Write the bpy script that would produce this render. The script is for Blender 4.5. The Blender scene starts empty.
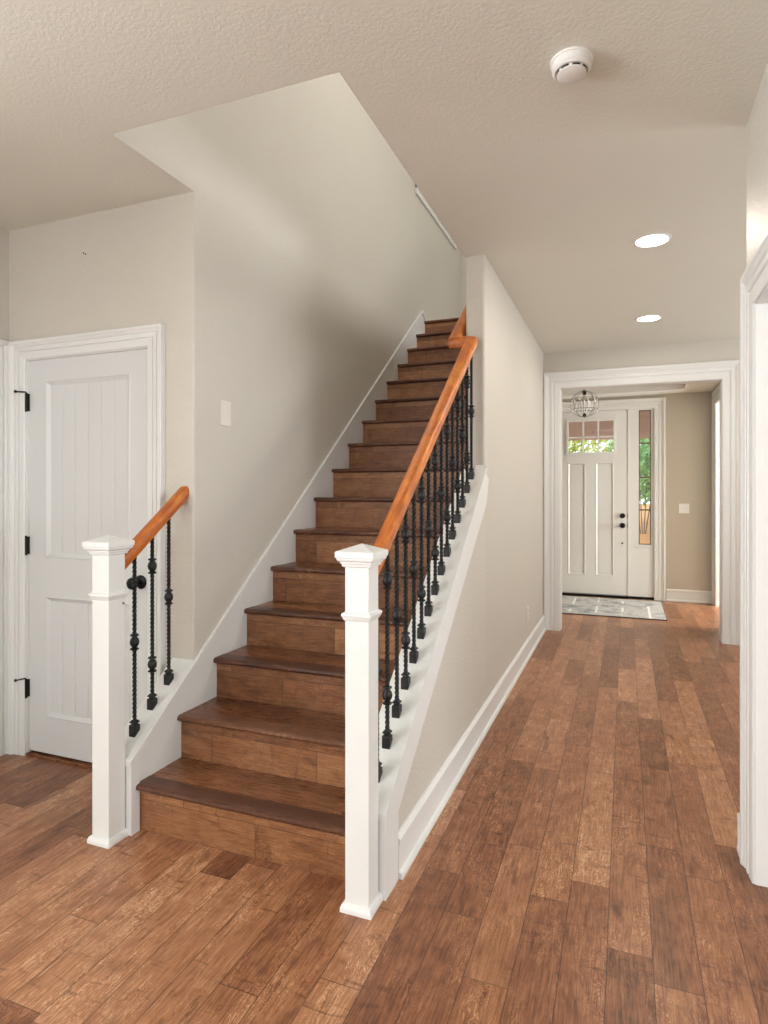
import bpy, bmesh, math, random
from mathutils import Vector, Matrix
random.seed(7)
C = bpy.context.scene.collection
PI = math.pi

# ------------------------------------------------------------------ camera, sky, lights, exposure
F, YAW, HZN, EYE = 618.8, 0.3719, 492.2, 1.35
cd = bpy.data.cameras.new('camera'); cam = bpy.data.objects.new('camera', cd); C.objects.link(cam)
cam.location = (0, 0, EYE); cam.rotation_euler = (PI/2, 0, YAW)
cd.sensor_fit = 'HORIZONTAL'; cd.sensor_width = 36; cd.lens = F/768*36
cd.shift_y = -(512-HZN)/768; cd.clip_start = 0.02
bpy.context.scene.camera = cam
vs = bpy.context.scene.view_settings
vs.view_transform = 'Standard'; vs.look = 'None'; vs.gamma = 1; vs.use_curve_mapping = False
vs.exposure = 0.16
w = bpy.data.worlds.new('sky'); bpy.context.scene.world = w; w.use_nodes = True
bg = w.node_tree.nodes['Background']; bg.inputs[0].default_value = (0.80, 0.90, 1.0, 1); bg.inputs[1].default_value = 2.4

def area(name, loc, rot, sx, sy, power, col):
    l = bpy.data.lights.new(name, 'AREA'); l.shape = 'RECTANGLE'; l.size = sx; l.size_y = sy
    l.energy = power; l.color = col
    o = bpy.data.objects.new(name, l); C.objects.link(o); o.location = loc; o.rotation_euler = rot
    return o
DAY = (0.95, 0.985, 1.0)
# daylight entering by the modelled windows (each light stands just outside its glass)
area('daylight_living_a', (-1.35, -3.75, 1.55), (PI/2+0.9, 0, 0), 2.2, 2.0, 90, DAY)
area('daylight_living_b', (-4.9, -1.4, 1.5), (0, -PI/2-0.8, 0), 2.2, 2.6, 300, DAY)
area('daylight_study', (4.3, 4.6, 1.6), (0, PI/2+1.2, 0), 2.0, 2.4, 145, DAY)
area('added_dining_light', (4.3, 0.2, 1.6), (0, PI/2+0.9, 0), 2.0, 3.6, 150, DAY)  # added unseen source, lights newels and stairwell wall from the right
area('added_entry_light', (4.3, 7.45, 1.6), (0, PI/2+0.35, 0), 2.0, 1.3, 350, DAY)  # added unseen source to brighten the entry
area('daylight_upstairs', (2.3, 3.9, 4.35), (0, PI/2, 0), 1.2, 2.6, 85, (1.0, 0.965, 0.90))
area('stairwell_fill_light', (-1.25, 3.55, 5.435), (0, 0, 0), 0.15, 0.15, 12, (1.0, 0.93, 0.83))  # unseen lamp added to lift the dark stairwell and rake its wall

# ------------------------------------------------------------------ node helpers
class N:
    def __init__(s, name):
        m = s.m = bpy.data.materials.new(name); m.use_nodes = True; s.t = m.node_tree
        s.b = s.t.nodes['Principled BSDF']
    def add(s, typ, **kw):
        n = s.t.nodes.new(typ)
        for k, v in kw.items(): setattr(n, k, v)
        return n
    def link(s, a, b): s.t.links.new(a, b)
    def put(s, inp, v):
        if isinstance(v, bpy.types.NodeSocket): s.link(v, inp)
        else: inp.default_value = v
    def math(s, op, a, b=0.0, c=None, clamp=False):
        n = s.add('ShaderNodeMath', operation=op); n.use_clamp = clamp
        s.put(n.inputs[0], a); s.put(n.inputs[1], b)
        if c is not None: s.put(n.inputs[2], c)
        return n.outputs[0]
    def xyz(s, a, b, c):
        n = s.add('ShaderNodeCombineXYZ')
        for i, v in enumerate((a, b, c)): s.put(n.inputs[i], v)
        return n.outputs[0]
    def noise(s, vec, scale, detail=3, rough=0.5, dist=0.0):
        n = s.add('ShaderNodeTexNoise'); s.link(vec, n.inputs['Vector'])
        n.inputs['Scale'].default_value = scale; n.inputs['Detail'].default_value = detail
        n.inputs['Roughness'].default_value = rough; n.inputs['Distortion'].default_value = dist
        return n.outputs['Fac']
    def white(s, a, b=0.0):
        n = s.add('ShaderNodeTexWhiteNoise', noise_dimensions='2D'); s.link(s.xyz(a, b, 0), n.inputs['Vector'])
        return n.outputs['Value']
    def ramp(s, fac, stops):
        n = s.add('ShaderNodeValToRGB'); s.link(fac, n.inputs[0]); e = n.color_ramp.elements
        while len(e) < len(stops): e.new(0.5)
        for el, (p, c) in zip(e, stops): el.position = p; el.color = (*c, 1)
        return n.outputs[0]
    def mix(s, fac, a, b, mode='MIX'):
        n = s.add('ShaderNodeMix', data_type='RGBA', blend_type=mode); s.put(n.inputs[0], fac)
        for i, v in ((6, a), (7, b)):
            s.put(n.inputs[i], v if isinstance(v, bpy.types.NodeSocket) else (*v, 1))
        return n.outputs[2]
    def bump(s, h, strength, dist):
        n = s.add('ShaderNodeBump'); s.link(h, n.inputs['Height'])
        n.inputs['Strength'].default_value = strength; n.inputs['Distance'].default_value = dist
        s.link(n.outputs[0], s.b.inputs['Normal'])
    def pos(s):
        return s.add('ShaderNodeTexCoord').outputs['Object']

def plain(name, col, rough=0.5, metal=0.0, emit=None, es=0.0, spec=0.5):
    n = N(name); n.b.inputs['Base Color'].default_value = (*col, 1); n.b.inputs['Roughness'].default_value = rough
    n.b.inputs['Metallic'].default_value = metal; n.b.inputs['Specular IOR Level'].default_value = spec
    if emit: n.b.inputs['Emission Color'].default_value = (*emit, 1); n.b.inputs['Emission Strength'].default_value = es
    return n.m

def painted(name, col, rough, scale, strength, dist, spec=0.4):
    n = N(name); p = n.pos()
    f = n.noise(p, 1.3, 2)
    c = n.mix(f, tuple(x*0.97 for x in col), tuple(min(1, x*1.03) for x in col))
    n.link(c, n.b.inputs['Base Color'])
    n.b.inputs['Roughness'].default_value = rough; n.b.inputs['Specular IOR Level'].default_value = spec
    h = n.noise(p, scale, 3, 0.55, 0.6)
    n.bump(h, strength, dist)
    return n.m

def planks(name, along, across, width, length, cols, rough, seam=0.0013, rnd_obj=False, sc=1.0, phase=0.0):
    n = N(name); p = n.pos()
    sep = n.add('ShaderNodeSeparateXYZ'); n.link(p, sep.inputs[0])
    o = dict(x=sep.outputs[0], y=sep.outputs[1], z=sep.outputs[2])
    a = o[across]; b = o[along]
    seed = 0.0
    if rnd_obj:
        seed = n.math('MULTIPLY', n.add('ShaderNodeObjectInfo').outputs['Random'], 57.3)
        b = n.math('ADD', b, seed)
    ra = n.math('DIVIDE', n.math('ADD', a, phase), width); row = n.math('FLOOR', ra)
    rs = n.math('ADD', row, seed)
    r1 = n.white(rs, 3.1); r2 = n.white(rs, 9.7)
    ln = n.math('MULTIPLY_ADD', r2, length*0.7, length*0.65)
    sb = n.math('ADD', n.math('DIVIDE', b, ln), n.math('MULTIPLY', r1, 7.3)); col = n.math('FLOOR', sb)
    idv = n.white(rs, col); id2 = n.white(n.math('ADD', rs, 41.0), col)
    fa = n.math('FRACT', ra); fb = n.math('FRACT', sb)
    ea = n.math('MULTIPLY', n.math('MINIMUM', fa, n.math('SUBTRACT', 1.0, fa)), width)
    eb = n.math('MULTIPLY', n.math('MINIMUM', fb, n.math('SUBTRACT', 1.0, fb)), ln)
    e = n.math('MINIMUM', ea, eb)
    sm = n.math('LESS_THAN', e, seam)
    off = n.math('MULTIPLY', idv, 173.0)
    def nz3(fa_, fb_, d, det=3, rough_=0.55, dist=0.4):
        return n.noise(n.xyz(n.math('MULTIPLY', a, fa_), n.math('ADD', n.math('MULTIPLY', b, fb_), off), n.math('ADD', off, d)), 1.0, det, rough_, dist)
    # fine streaks running with the board
    g1 = nz3(190*sc, 11*sc, 0.0, 4, 0.65)
    # fine light squiggles: contour lines of a noise, in patches
    nz = nz3(30*sc, 10*sc, 2.0, 3, 0.6, 0.9)
    ring = n.math('SINE', n.math('MULTIPLY', nz, 70.0))
    ring = n.math('POWER', n.math('MULTIPLY_ADD', ring, 0.5, 0.5), 4.0)
    msk = n.math('MULTIPLY_ADD', nz3(9, 3.5, 5.0, 2), 3.5, -1.35, clamp=True)
    # dark scraped stains lying across the board, and long dark heartwood patches
    st1 = n.math('MULTIPLY_ADD', nz3(7, 30, 8.0, 3, 0.6, 0.6), 9.0, -5.5, clamp=True)
    st2 = n.math('MULTIPLY_ADD', nz3(16, 3.2, 12.0, 4, 0.7, 0.6), 6.0, -3.35, clamp=True)
    st = n.math('MAXIMUM', n.math('MULTIPLY', st1, 0.75), st2)
    bl = nz3(22, 14, 15.0, 3)
    v = n.math('MULTIPLY_ADD', idv, 0.40, 0.02)
    v = n.math('ADD', v, n.math('MULTIPLY', n.math('SUBTRACT', g1, 0.5), 1.05))
    v = n.math('ADD', v, n.math('MULTIPLY', n.math('SUBTRACT', bl, 0.5), 0.5))
    v = n.math('ADD', v, n.math('MULTIPLY', n.math('MULTIPLY', ring, msk), 0.40))
    v = n.math('ADD', v, 0.20)
    c = n.ramp(v, cols)
    c = n.mix(n.math('MULTIPLY', st, 0.72), c, tuple(x*0.75 for x in cols[0][1]))
    c = n.mix(n.math('MULTIPLY', id2, 0.12), c, (0.24, 0.11, 0.06))
    c = n.mix(n.math('MULTIPLY', sm, 0.72), c, (0.025, 0.011, 0.006))
    n.link(c, n.b.inputs['Base Color'])
    rg = n.math('MULTIPLY_ADD', g1, 0.2, rough-0.1)
    n.link(rg, n.b.inputs['Roughness']); n.b.inputs['Specular IOR Level'].default_value = 0.45
    sc_ = n.noise(n.xyz(n.math('MULTIPLY', a, 6), n.math('ADD', n.math('MULTIPLY', b, 26), off), off), 1.0, 1)
    h = n.math('ADD', n.math('MULTIPLY', n.math('SUBTRACT', 1.0, sm), 1.0), n.math('MULTIPLY', sc_, 0.9))
    h = n.math('ADD', h, n.math('MULTIPLY', g1, 0.35))
    n.bump(h, 0.35, 0.0016)
    return n.m

def handrail_wood():
    n = N('cherry stained rail wood'); p = n.pos()
    mp = n.add('ShaderNodeMapping'); n.link(p, mp.inputs[0]); mp.inputs['Rotation'].default_value = (-math.atan(0.77), 0, 0)
    sp = n.add('ShaderNodeSeparateXYZ'); n.link(mp.outputs[0], sp.inputs[0])
    g = n.noise(n.xyz(n.math('MULTIPLY', sp.outputs[0], 60), n.math('MULTIPLY', sp.outputs[1], 5), n.math('MULTIPLY', sp.outputs[2], 60)), 1.0, 4, 0.6, 0.8)
    bl = n.noise(mp.outputs[0], 14, 3, 0.6)
    v = n.math('ADD', n.math('MULTIPLY', g, 0.6), n.math('MULTIPLY', bl, 0.5))
    c = n.ramp(v, [(0.33, (0.24, 0.045, 0.005)), (0.55, (0.52, 0.135, 0.012)), (0.78, (0.72, 0.26, 0.03))])
    n.link(c, n.b.inputs['Base Color']); n.b.inputs['Roughness'].default_value = 0.42
    n.b.inputs['Coat Weight'].default_value = 0.12; n.b.inputs['Coat Roughness'].default_value = 0.3
    return n.m

def glass_mat(name, tint=(1, 1, 1), refl=0.06):
    m = bpy.data.materials.new(name); m.use_nodes = True; t = m.node_tree; t.nodes.clear()
    o = t.nodes.new('ShaderNodeOutputMaterial'); mx = t.nodes.new('ShaderNodeMixShader')
    tr = t.nodes.new('ShaderNodeBsdfTransparent'); gl = t.nodes.new('ShaderNodeBsdfGlossy')
    tr.inputs[0].default_value = (*tint, 1); gl.inputs['Roughness'].default_value = 0.02; mx.inputs[0].default_value = refl
    t.links.new(tr.outputs[0], mx.inputs[1]); t.links.new(gl.outputs[0], mx.inputs[2]); t.links.new(mx.outputs[0], o.inputs[0])
    return m

WALL = (0.61, 0.572, 0.508)
M = dict(
    wall=painted('greige orange peel wall', WALL, 0.48, 75, 0.55, 0.008, 0.45),
    wallf=painted('tan foyer wall', (0.50, 0.445, 0.36), 0.5, 130, 0.2, 0.003),
    ceil=painted('cream textured ceiling', (0.745, 0.735, 0.655), 0.75, 80, 0.32, 0.005, 0.25),
    trim=plain('white semigloss trim', (0.77, 0.77, 0.755), 0.36),
    trimw=plain('warm white trim', (0.74, 0.72, 0.67), 0.35),
    door=plain('white door paint', (0.69, 0.695, 0.69), 0.38),
    floor=planks('scraped birch floor planks', 'y', 'x', 0.1236, 1.0,
                 [(0.02, (0.075, 0.024, 0.010)), (0.36, (0.255, 0.098, 0.042)), (0.66, (0.430, 0.195, 0.095)), (1.0, (0.70, 0.42, 0.25))], 0.36, phase=0.050),
    riser=planks('stair riser planks', 'x', 'z', 0.125, 0.75,
                 [(0.02, (0.085, 0.028, 0.010)), (0.38, (0.230, 0.092, 0.036)), (0.70, (0.36, 0.165, 0.072)), (1.0, (0.52, 0.28, 0.14))], 0.4, rnd_obj=True, phase=0.0),
    tread=planks('stair tread planks', 'x', 'y', 0.125, 1.4,
                 [(0.02, (0.055, 0.017, 0.008)), (0.40, (0.165, 0.060, 0.025)), (0.72, (0.28, 0.118, 0.052)), (1.0, (0.42, 0.21, 0.10))], 0.28, rnd_obj=True, phase=-0.06),
    nose=planks('dark nosing wood', 'x', 'y', 1.0, 3.0,
                 [(0.02, (0.035, 0.011, 0.006)), (0.40, (0.095, 0.034, 0.017)), (0.75, (0.17, 0.070, 0.036)), (1.0, (0.28, 0.14, 0.08))], 0.36, rnd_obj=True, phase=0.5),
    rail=handrail_wood(),
    iron=plain('black wrought iron', (0.016, 0.017, 0.018), 0.42, 0.3),
    black=plain('oil rubbed black metal', (0.012, 0.011, 0.011), 0.3, 0.6),
    plastic=plain('white plastic', (0.80, 0.79, 0.76), 0.4),
    almond=plain('ivory plastic switch', (0.78, 0.74, 0.66), 0.4),
    dark=plain('dark gap', (0.01, 0.01, 0.01), 0.8),
    lens=plain('downlight lens', (1, 1, 1), 0.4, 0, (1.0, 0.96, 0.90), 14.0),
    glass=glass_mat('clear window glass'),
    came=plain('brass grey caming', (0.16, 0.13, 0.09), 0.4, 0.5),
    chrome=plain('polished nickel', (0.33, 0.30, 0.27), 0.3, 1.0),
    crystal=plain('crystal drop', (0.85, 0.85, 0.83), 0.08, 0.0, None, 0, 0.9),
    bulb=plain('frosted candle bulb', (0.8, 0.78, 0.72), 0.3),
    carpet=painted('upstairs carpet', (0.45, 0.40, 0.33), 0.95, 300, 0.5, 0.004),
    tan=painted('tan porch siding', (0.66, 0.47, 0.36), 0.7, 40, 0.1, 0.002),
    mulch=painted('orange bark mulch', (0.55, 0.27, 0.10), 0.9, 30, 0.9, 0.03),
    concrete=painted('porch concrete', (0.45, 0.43, 0.40), 0.8, 40, 0.3, 0.004),
    bark=plain('tree bark', (0.16, 0.11, 0.07), 0.9),
    red=plain('red painted wood', (0.55, 0.09, 0.06), 0.5),
)

# ------------------------------------------------------------------ mesh helpers
def nb(): return bmesh.new()
def box(bm, x0, x1, y0, y1, z0, z1, bev=0.0):
    v = [bm.verts.new(p) for p in ((x0,y0,z0),(x1,y0,z0),(x1,y1,z0),(x0,y1,z0),(x0,y0,z1),(x1,y0,z1),(x1,y1,z1),(x0,y1,z1))]
    fs = [bm.faces.new([v[i] for i in q]) for q in ((0,3,2,1),(4,5,6,7),(0,1,5,4),(1,2,6,5),(2,3,7,6),(3,0,4,7))]
    if bev:
        es = set(e for f in fs for e in f.edges)
        bmesh.ops.bevel(bm, geom=list(es), offset=bev, segments=2, affect='EDGES', profile=0.7)
def loft(bm, rings, closed=True, caps=True):
    """rings: lists of points of the same length"""
    R = [[bm.verts.new(p) for p in r] for r in rings]
    n = len(R[0])
    for a, b in zip(R[:-1], R[1:]):
        for i in range(n if closed else n-1):
            j = (i+1) % n
            bm.faces.new((a[i], a[j], b[j], b[i]))
    if caps:
        bm.faces.new(R[0][::-1]); bm.faces.new(R[-1])
def lathe(bm, prof, seg=20, mat=None, caps=False):
    """prof: (r, z) pairs, axis z; mat places it"""
    rings = []
    for r, z in prof:
        ring = []
        for k in range(seg):
            a = 2*PI*k/seg; p = Vector((r*math.cos(a), r*math.sin(a), z))
            ring.append(mat @ p if mat else p)
        rings.append(ring)
    loft(bm, rings, True, True)
def prism_yz(bm, x0, x1, pts):
    loft(bm, [[(x0, y, z) for y, z in pts], [(x1, y, z) for y, z in pts]])
def tube(bm, pts, r, seg=8):
    pts = [Vector(p) for p in pts]; rings = []
    for i, p in enumerate(pts):
        t = (pts[min(i+1, len(pts)-1)]-pts[max(i-1, 0)]).normalized()
        u = t.cross(Vector((0, 0, 1)))
        if u.length < 1e-3: u = Vector((1, 0, 0))
        u.normalize(); v = t.cross(u)
        rings.append([p+r*(math.cos(2*PI*k/seg)*u+math.sin(2*PI*k/seg)*v) for k in range(seg)])
    loft(bm, rings)
def ball(bm, c, r, seg=12, sx=1, sy=1, sz=1):
    bmesh.ops.create_uvsphere(bm, u_segments=seg, v_segments=max(6, seg//2), radius=r,
                              matrix=Matrix.Translation(c) @ Matrix.Diagonal((sx, sy, sz, 1)))
def obj(name, bm, mat, parent=None, smooth=False, loc=None, bevel=0.0):
    bmesh.ops.recalc_face_normals(bm, faces=bm.faces)
    me = bpy.data.meshes.new(name); bm.to_mesh(me); bm.free()
    for f in me.polygons: f.use_smooth = bool(smooth)
    if smooth and smooth != 'full':
        try: me.set_sharp_from_angle(angle=math.radians(38))
        except Exception: pass
    me.materials.append(mat)
    o = bpy.data.objects.new(name, me); C.objects.link(o)
    if loc: o.location = loc
    if parent: o.parent = parent
    if bevel:
        b = o.modifiers.new('bevel', 'BEVEL'); b.width = bevel; b.segments = 2; b.limit_method = 'ANGLE'
    return o
def tag(o, label, cat, group=None):
    o['label'] = label; o['category'] = cat
    if group: o['group'] = group
    return o
def thing(name, label, cat, loc=(0, 0, 0), group=None):
    o = bpy.data.objects.new(name, None); C.objects.link(o); o.location = loc; o.empty_display_size = 0.1
    return tag(o, label, cat, group)
def struct(name, bm, m, parent=None, smooth=False, **kw):
    o = obj(name, bm, m, parent, smooth, **kw)
    if parent is None: o['kind'] = 'structure'
    return o
def local(bm, o):   # move world-space geometry into its (unrotated) parent's space
    bmesh.ops.translate(bm, vec=-Vector(o.location), verts=bm.verts); return bm
def wbox(*boxes, bev=0.0):
    bm = nb()
    for b in boxes: box(bm, *b, bev=bev)
    return bm

# ------------------------------------------------------------------ layout
H = 2.711; XR = 0.42; XH = -0.75; XI = -0.862; XL = -1.82; XC = -2.994
YC = 2.296; YF = 6.243; YD = 8.45; YO = 1.813; YE = 3.51; ZU = 3.008; TOP = 5.45
RISE, RUN, Y0 = 0.188, 0.2531, 1.9314

# floor and ceilings
struct('floor', wbox((-5.0, 4.3, -3.7, 8.60, -0.12, 0.0)), M['floor'])
cb = wbox((-5.0, 4.3, -3.7, YO, H, ZU), (XI, 4.3, YO, 6.38, H, ZU), (-5.0, XL-0.12, YO, 2.42, H, ZU), (XL-0.12, XL, YO, YC, H, ZU), (XL, XI, 5.79, 7.15, H, ZU-0.02))
struct('ceiling', cb, M['ceil'])
# side of the ceiling opening (drywall return)
# foyer ceiling with its tray
tb = nb(); tx0, tx1, ty0, ty1 = -2.0, 0.66, 6.9, 8.12; zf = 2.572
box(tb, -2.6, tx0, 6.38, YD, zf, ZU); box(tb, tx1, 4.3, 6.38, YD, zf, ZU)
box(tb, tx0, tx1, 6.38, ty0, zf, ZU); box(tb, tx0, tx1, ty1, YD, zf, ZU)
box(tb, tx0, tx1, ty0, ty1, 2.86, ZU)
struct('ceiling', tb, M['ceil'])
tb = nb()
for (a, b, c, d) in ((tx0, tx1, ty1-0.02, ty1), (tx0, tx1, ty0, ty0+0.02), (tx1-0.02, tx1, ty0, ty1), (tx0, tx0+0.02, ty0, ty1)):
    box(tb, a, b, c, d, zf-0.006, zf+0.19)
struct('trim_1', tb, M['trimw'])

def rounded_end(bm, x0, x1, y0, y1, z0, z1, r):     # wall whose two front corners are bullnosed
    pts = []
    for k in range(7):
        a = PI + k*PI/12; pts.append((x0+r+r*math.cos(a), y0+r+r*math.sin(a)))
    for k in range(7):
        a = 1.5*PI + k*PI/12; pts.append((x1-r+r*math.cos(a), y0+r+r*math.sin(a)))
    pts += [(x1, y1), (x0, y1)]
    loft(bm, [[(x, y, z0) for x, y in pts], [(x, y, z1) for x, y in pts]])

# closet wall with its door opening, stairwell wall
DX0, DX1, DZ = -2.868, -2.075, 2.03
box_r = nb()
box(box_r, XC-0.12, DX0-0.012, YC, 2.42, 0, H); box(box_r, DX0-0.012, DX1+0.012, YC, 2.42, DZ+0.012, H)
box(box_r, DX1+0.012, XL-0.12, YC, 2.42, 0, H)
struct('wall_closet', box_r, M['wall'])
sw = nb()
pts = [(XL-0.12, YC)] + [(XL-0.012+0.012*math.cos(1.5*PI+k*PI/12), YC+0.012+0.012*math.sin(1.5*PI+k*PI/12)) for k in range(7)] + [(XL, 7.15), (XL-0.12, 7.15)]
loft(sw, [[(x, y, 0) for x, y in pts], [(x, y, H) for x, y in pts]])
struct('wall_stairwell', sw, M['wall'], smooth=True)
up = nb()   # upstairs part of the same wall, with the upstairs window in it
W2 = (5.53, 6.83, 4.20, 5.10)
box(up, XL-0.12, XL, YO, YC, ZU, TOP); box(up, XL-0.12, XL, YC, W2[0], H, TOP); box(up, XL-0.12, XL, W2[0], W2[1], H, W2[2]); box(up, XL-0.12, XL, W2[0], W2[1], W2[3], TOP)
box(up, XL-0.12, XL, W2[1], 7.27, H, TOP)
struct('wall_upstairs_left', up, M['wall'])
ue = wbox((XL, 2.2, 7.15, 7.27, ZU, TOP))
struct('wall_upstairs_back', ue, M['wall'])
struct('wall_upstairs_front', wbox((XL-0.12, 2.2, YO-0.12, YO, ZU, TOP)), M['wall'])
ur = wbox((2.08, 2.2, YO, 2.6, ZU, TOP), (2.08, 2.2, 5.2, 7.15, ZU, TOP), (2.08, 2.2, 2.6, 5.2, ZU, 3.7), (2.08, 2.2, 2.6, 5.2, 5.0, TOP))
struct('wall_upstairs_right', ur, M['wall'])
struct('ceiling', wbox((XL-0.12, 2.2, YO-0.12, 7.27, TOP, TOP+0.1)), M['ceil'])
fu = wbox((XI+0.002, 2.08, YO, 7.15, ZU, ZU+0.015), (XL, XI+0.002, 5.80, 7.15, ZU-0.02, ZU+0.002))
struct('floor', fu, M['carpet'])
# drywall edge of the ceiling opening, hall side / camera side / left side
struct('trim_2', wbox((XI-0.002, XI, YO, YE, H+0.0005, ZU), (XL, XI, YO, YO+0.002, H+0.0005, ZU), (XL, XL+0.0015, YO, YC, H+0.0005, ZU)), M['wall'])

# hall wall beside the stairs: full height beyond the rail, sloping knee wall below it
hw = nb()
rounded_end(hw, XI, XH, YE, YF, 0, H, 0.018)
struct('wall_hall_left', hw, M['wall'], smooth=True)
CS = 0.757                                              # slope of the knee wall cap
capz = lambda y: 0.293 + CS*(y-1.908)
kw = nb(); prism_yz(kw, XI, XH, [(1.92, 0), (YE+0.0185, 0), (YE+0.0185, capz(YE)-0.03), (1.92, capz(1.92)-0.03)])
struct('wall_knee', kw, M['wall'])
# the inner continuation of the wall beside the flight, above the knee wall line
# far header wall with cased opening, hall right wall, other rooms
ox0, ox1, oz = -0.590, 0.805, 2.362
struct('wall_far', wbox((XH, ox0-0.012, YF, 6.38, 0, H), (ox0-0.012, ox1+0.012, YF, 6.38, oz+0.012, H), (ox1+0.012, 4.3, YF, 6.38, 0, H)), M['wall'])
ry0, ry1, rz = -0.90, 2.450, 2.000
rr = nb()
box(rr, XR, XR+0.14, -1.3, ry0-0.012, 0, H); box(rr, XR, XR+0.14, ry0-0.012, ry1+0.012, rz+0.012, H)
box(rr, XR, XR+0.14, ry1+0.012, 2.635, 0, H); box(rr, XR+0.14, 4.3, 2.515, 2.635, 0, H)
struct('wall_right', rr, M['wall'])
# left wall of the living room with a cased door by the corner
ly0, ly1 = 1.30, 2.188
ll = nb()
box(ll, XC-0.12, XC, 0.5, ly0-0.012, 0, H); box(ll, XC-0.12, XC, ly0-0.012, ly1+0.012, DZ+0.012, H); box(ll, XC-0.12, XC, ly1+0.012, 2.42, 0, H)
box(ll, -5.0, XC-0.12, 0.5, 0.62, 0, H)
struct('wall_left', ll, M['wall'])
struct('wall_living_left', wbox((-5.0, -4.88, -3.7, -2.7, 0, H), (-5.0, -4.88, -0.1, 0.5, 0, H), (-5.0, -4.88, -2.7, -0.1, 0, 0.45), (-5.0, -4.88, -2.7, -0.1, 2.4, H)), M['wall'])
struct('wall_living_back', wbox((-5.0, -2.55, -3.7, -3.58, 0, H), (-0.15, XR+0.14, -3.7, -3.58, 0, H), (-2.55, -0.15, -3.7, -3.58, 0, 0.5), (-2.55, -0.15, -3.7, -3.58, 2.5, H)), M['wall'])
struct('wall_study', wbox((4.18, 4.3, -3.7, -1.6, 0, H), (4.18, 4.3, 2.0, 3.3, 0, H), (4.18, 4.3, -1.6, 2.0, 0, 0.5), (4.18, 4.3, -1.6, 2.0, 2.5, H), (4.18, 4.3, 5.8, 6.8, 0, H), (4.18, 4.3, 8.1, YD, 0, H), (4.18, 4.3, 3.3, 5.8, 0, 0.5), (4.18, 4.3, 3.3, 5.8, 2.5, H), (4.18, 4.3, 6.8, 8.1, 0, 0.5), (4.18, 4.3, 6.8, 8.1, 2.5, H), (XR+0.14, 4.18, -3.7, -3.58, 0, H)), M['wall'])

# entry: front wall with door and sidelight, right wall with a cased opening
fx0, fx1, fz = -0.905, 0.345, 2.412
struct('wall_entry', wbox((-2.6, fx0, YD, YD+0.15, 0, ZU), (fx0, fx1, YD, YD+0.15, fz, ZU), (fx1, 4.3, YD, YD+0.15, 0, ZU), (-2.6, -2.48, 6.38, YD, 0, ZU), (-2.6, XH, 6.26, 6.38, 0, ZU)), M['wallf'])
ex = 1.0
struct('wall_entry_right', wbox((ex, ex+0.12, 8.252, YD, 0, zf), (ex, ex+0.12, 6.38, 6.938, 0, zf), (ex, ex+0.12, 6.938, 8.252, 2.412, zf)), M['wallf'])

# ------------------------------------------------------------------ trim
CAS = [(0,0),(0,.010),(.004,.013),(.10,.015),(.34,.016),(.37,.011),(.41,.011),(.44,.018),(.60,.019),(.63,.014),(.67,.014),(.70,.020),(.80,.024),(.86,.030),(.97,.031),(1,.026),(1,0)]
def casing(num, fn, u0, u1, top, wd, mat=M['trim'], z0=0.0):
    bm = nb()
    prof = [(0,0),(0,.010),(.05,.013),(.34,.016),(.37,.011),(.41,.011),(.44,.018),(.60,.019),(.63,.014),(.67,.014),(.70,.020),(.80,.024),(.86,.030),(.97,.031),(1,.026),(1,0)]
    rings = []
    for k in range(4):
        r = []
        for a, b in prof:
            a *= wd
            u, z = ((u0-a, z0), (u0-a, top+a), (u1+a, top+a), (u1+a, z0))[k]
            r.append(fn(u, z, b))
        rings.append(r)
    loft(bm, rings)
    return struct('trim_%d' % num, bm, mat)
def jamb(num, fn, u0, u1, top, depth, t=0.012, mat=M['trim']):
    bm = nb()
    # three boards lining the opening; fn(u,z,b) with b negative = into the wall
    for (a0, a1, c0, c1) in ((u0-t, u0+0.004, 0, top-0.004), (u1-0.004, u1+t, 0, top-0.004), (u0-t, u1+t, top-0.004, top+t)):
        P = [fn(a, c, b) for b in (0.003, -depth) for a, c in ((a0, c0), (a1, c0), (a1, c1), (a0, c1))]
        v = [bm.verts.new(p) for p in P]
        for q in ((0,1,2,3),(4,5,6,7),(0,1,5,4),(1,2,6,5),(2,3,7,6),(3,0,4,7)): bm.faces.new([v[i] for i in q])
    return struct('trim_%d' % num, bm, mat)
faceY = lambda yw: (lambda u, z, b: (u, yw-b, z))
faceYb = lambda yw: (lambda u, z, b: (u, yw+b, z))
faceXm = lambda xw: (lambda u, z, b: (xw-b, u, z))
faceXp = lambda xw: (lambda u, z, b: (xw+b, u, z))
casing(3, faceY(YC), DX0, DX1, DZ, 0.094); jamb(4, faceY(YC), DX0, DX1, DZ, 0.12)
casing(5, faceXp(XC), ly0, ly1, DZ, 0.10); jamb(6, faceXp(XC), ly0, ly1, DZ, 0.12)
casing(7, faceY(YF), ox0, ox1, oz, 0.157, M['trim']); jamb(8, faceY(YF), ox0, ox1, oz, 0.137)
casing(9, faceYb(6.38), ox0, ox1, oz, 0.15)
casing(10, faceXm(XR), ry0, ry1, rz, 0.13); jamb(11, faceXm(XR), ry0, ry1, rz, 0.14)
casing(12, faceY(YD), fx0+0.01, fx1-0.01, fz-0.01, 0.128, M['trimw'])
casing(13, faceXm(ex), 6.95, 8.24, 2.40, 0.15, M['trimw']); jamb(14, faceXm(ex), 6.95, 8.24, 2.40, 0.12, mat=M['trimw'])

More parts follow.
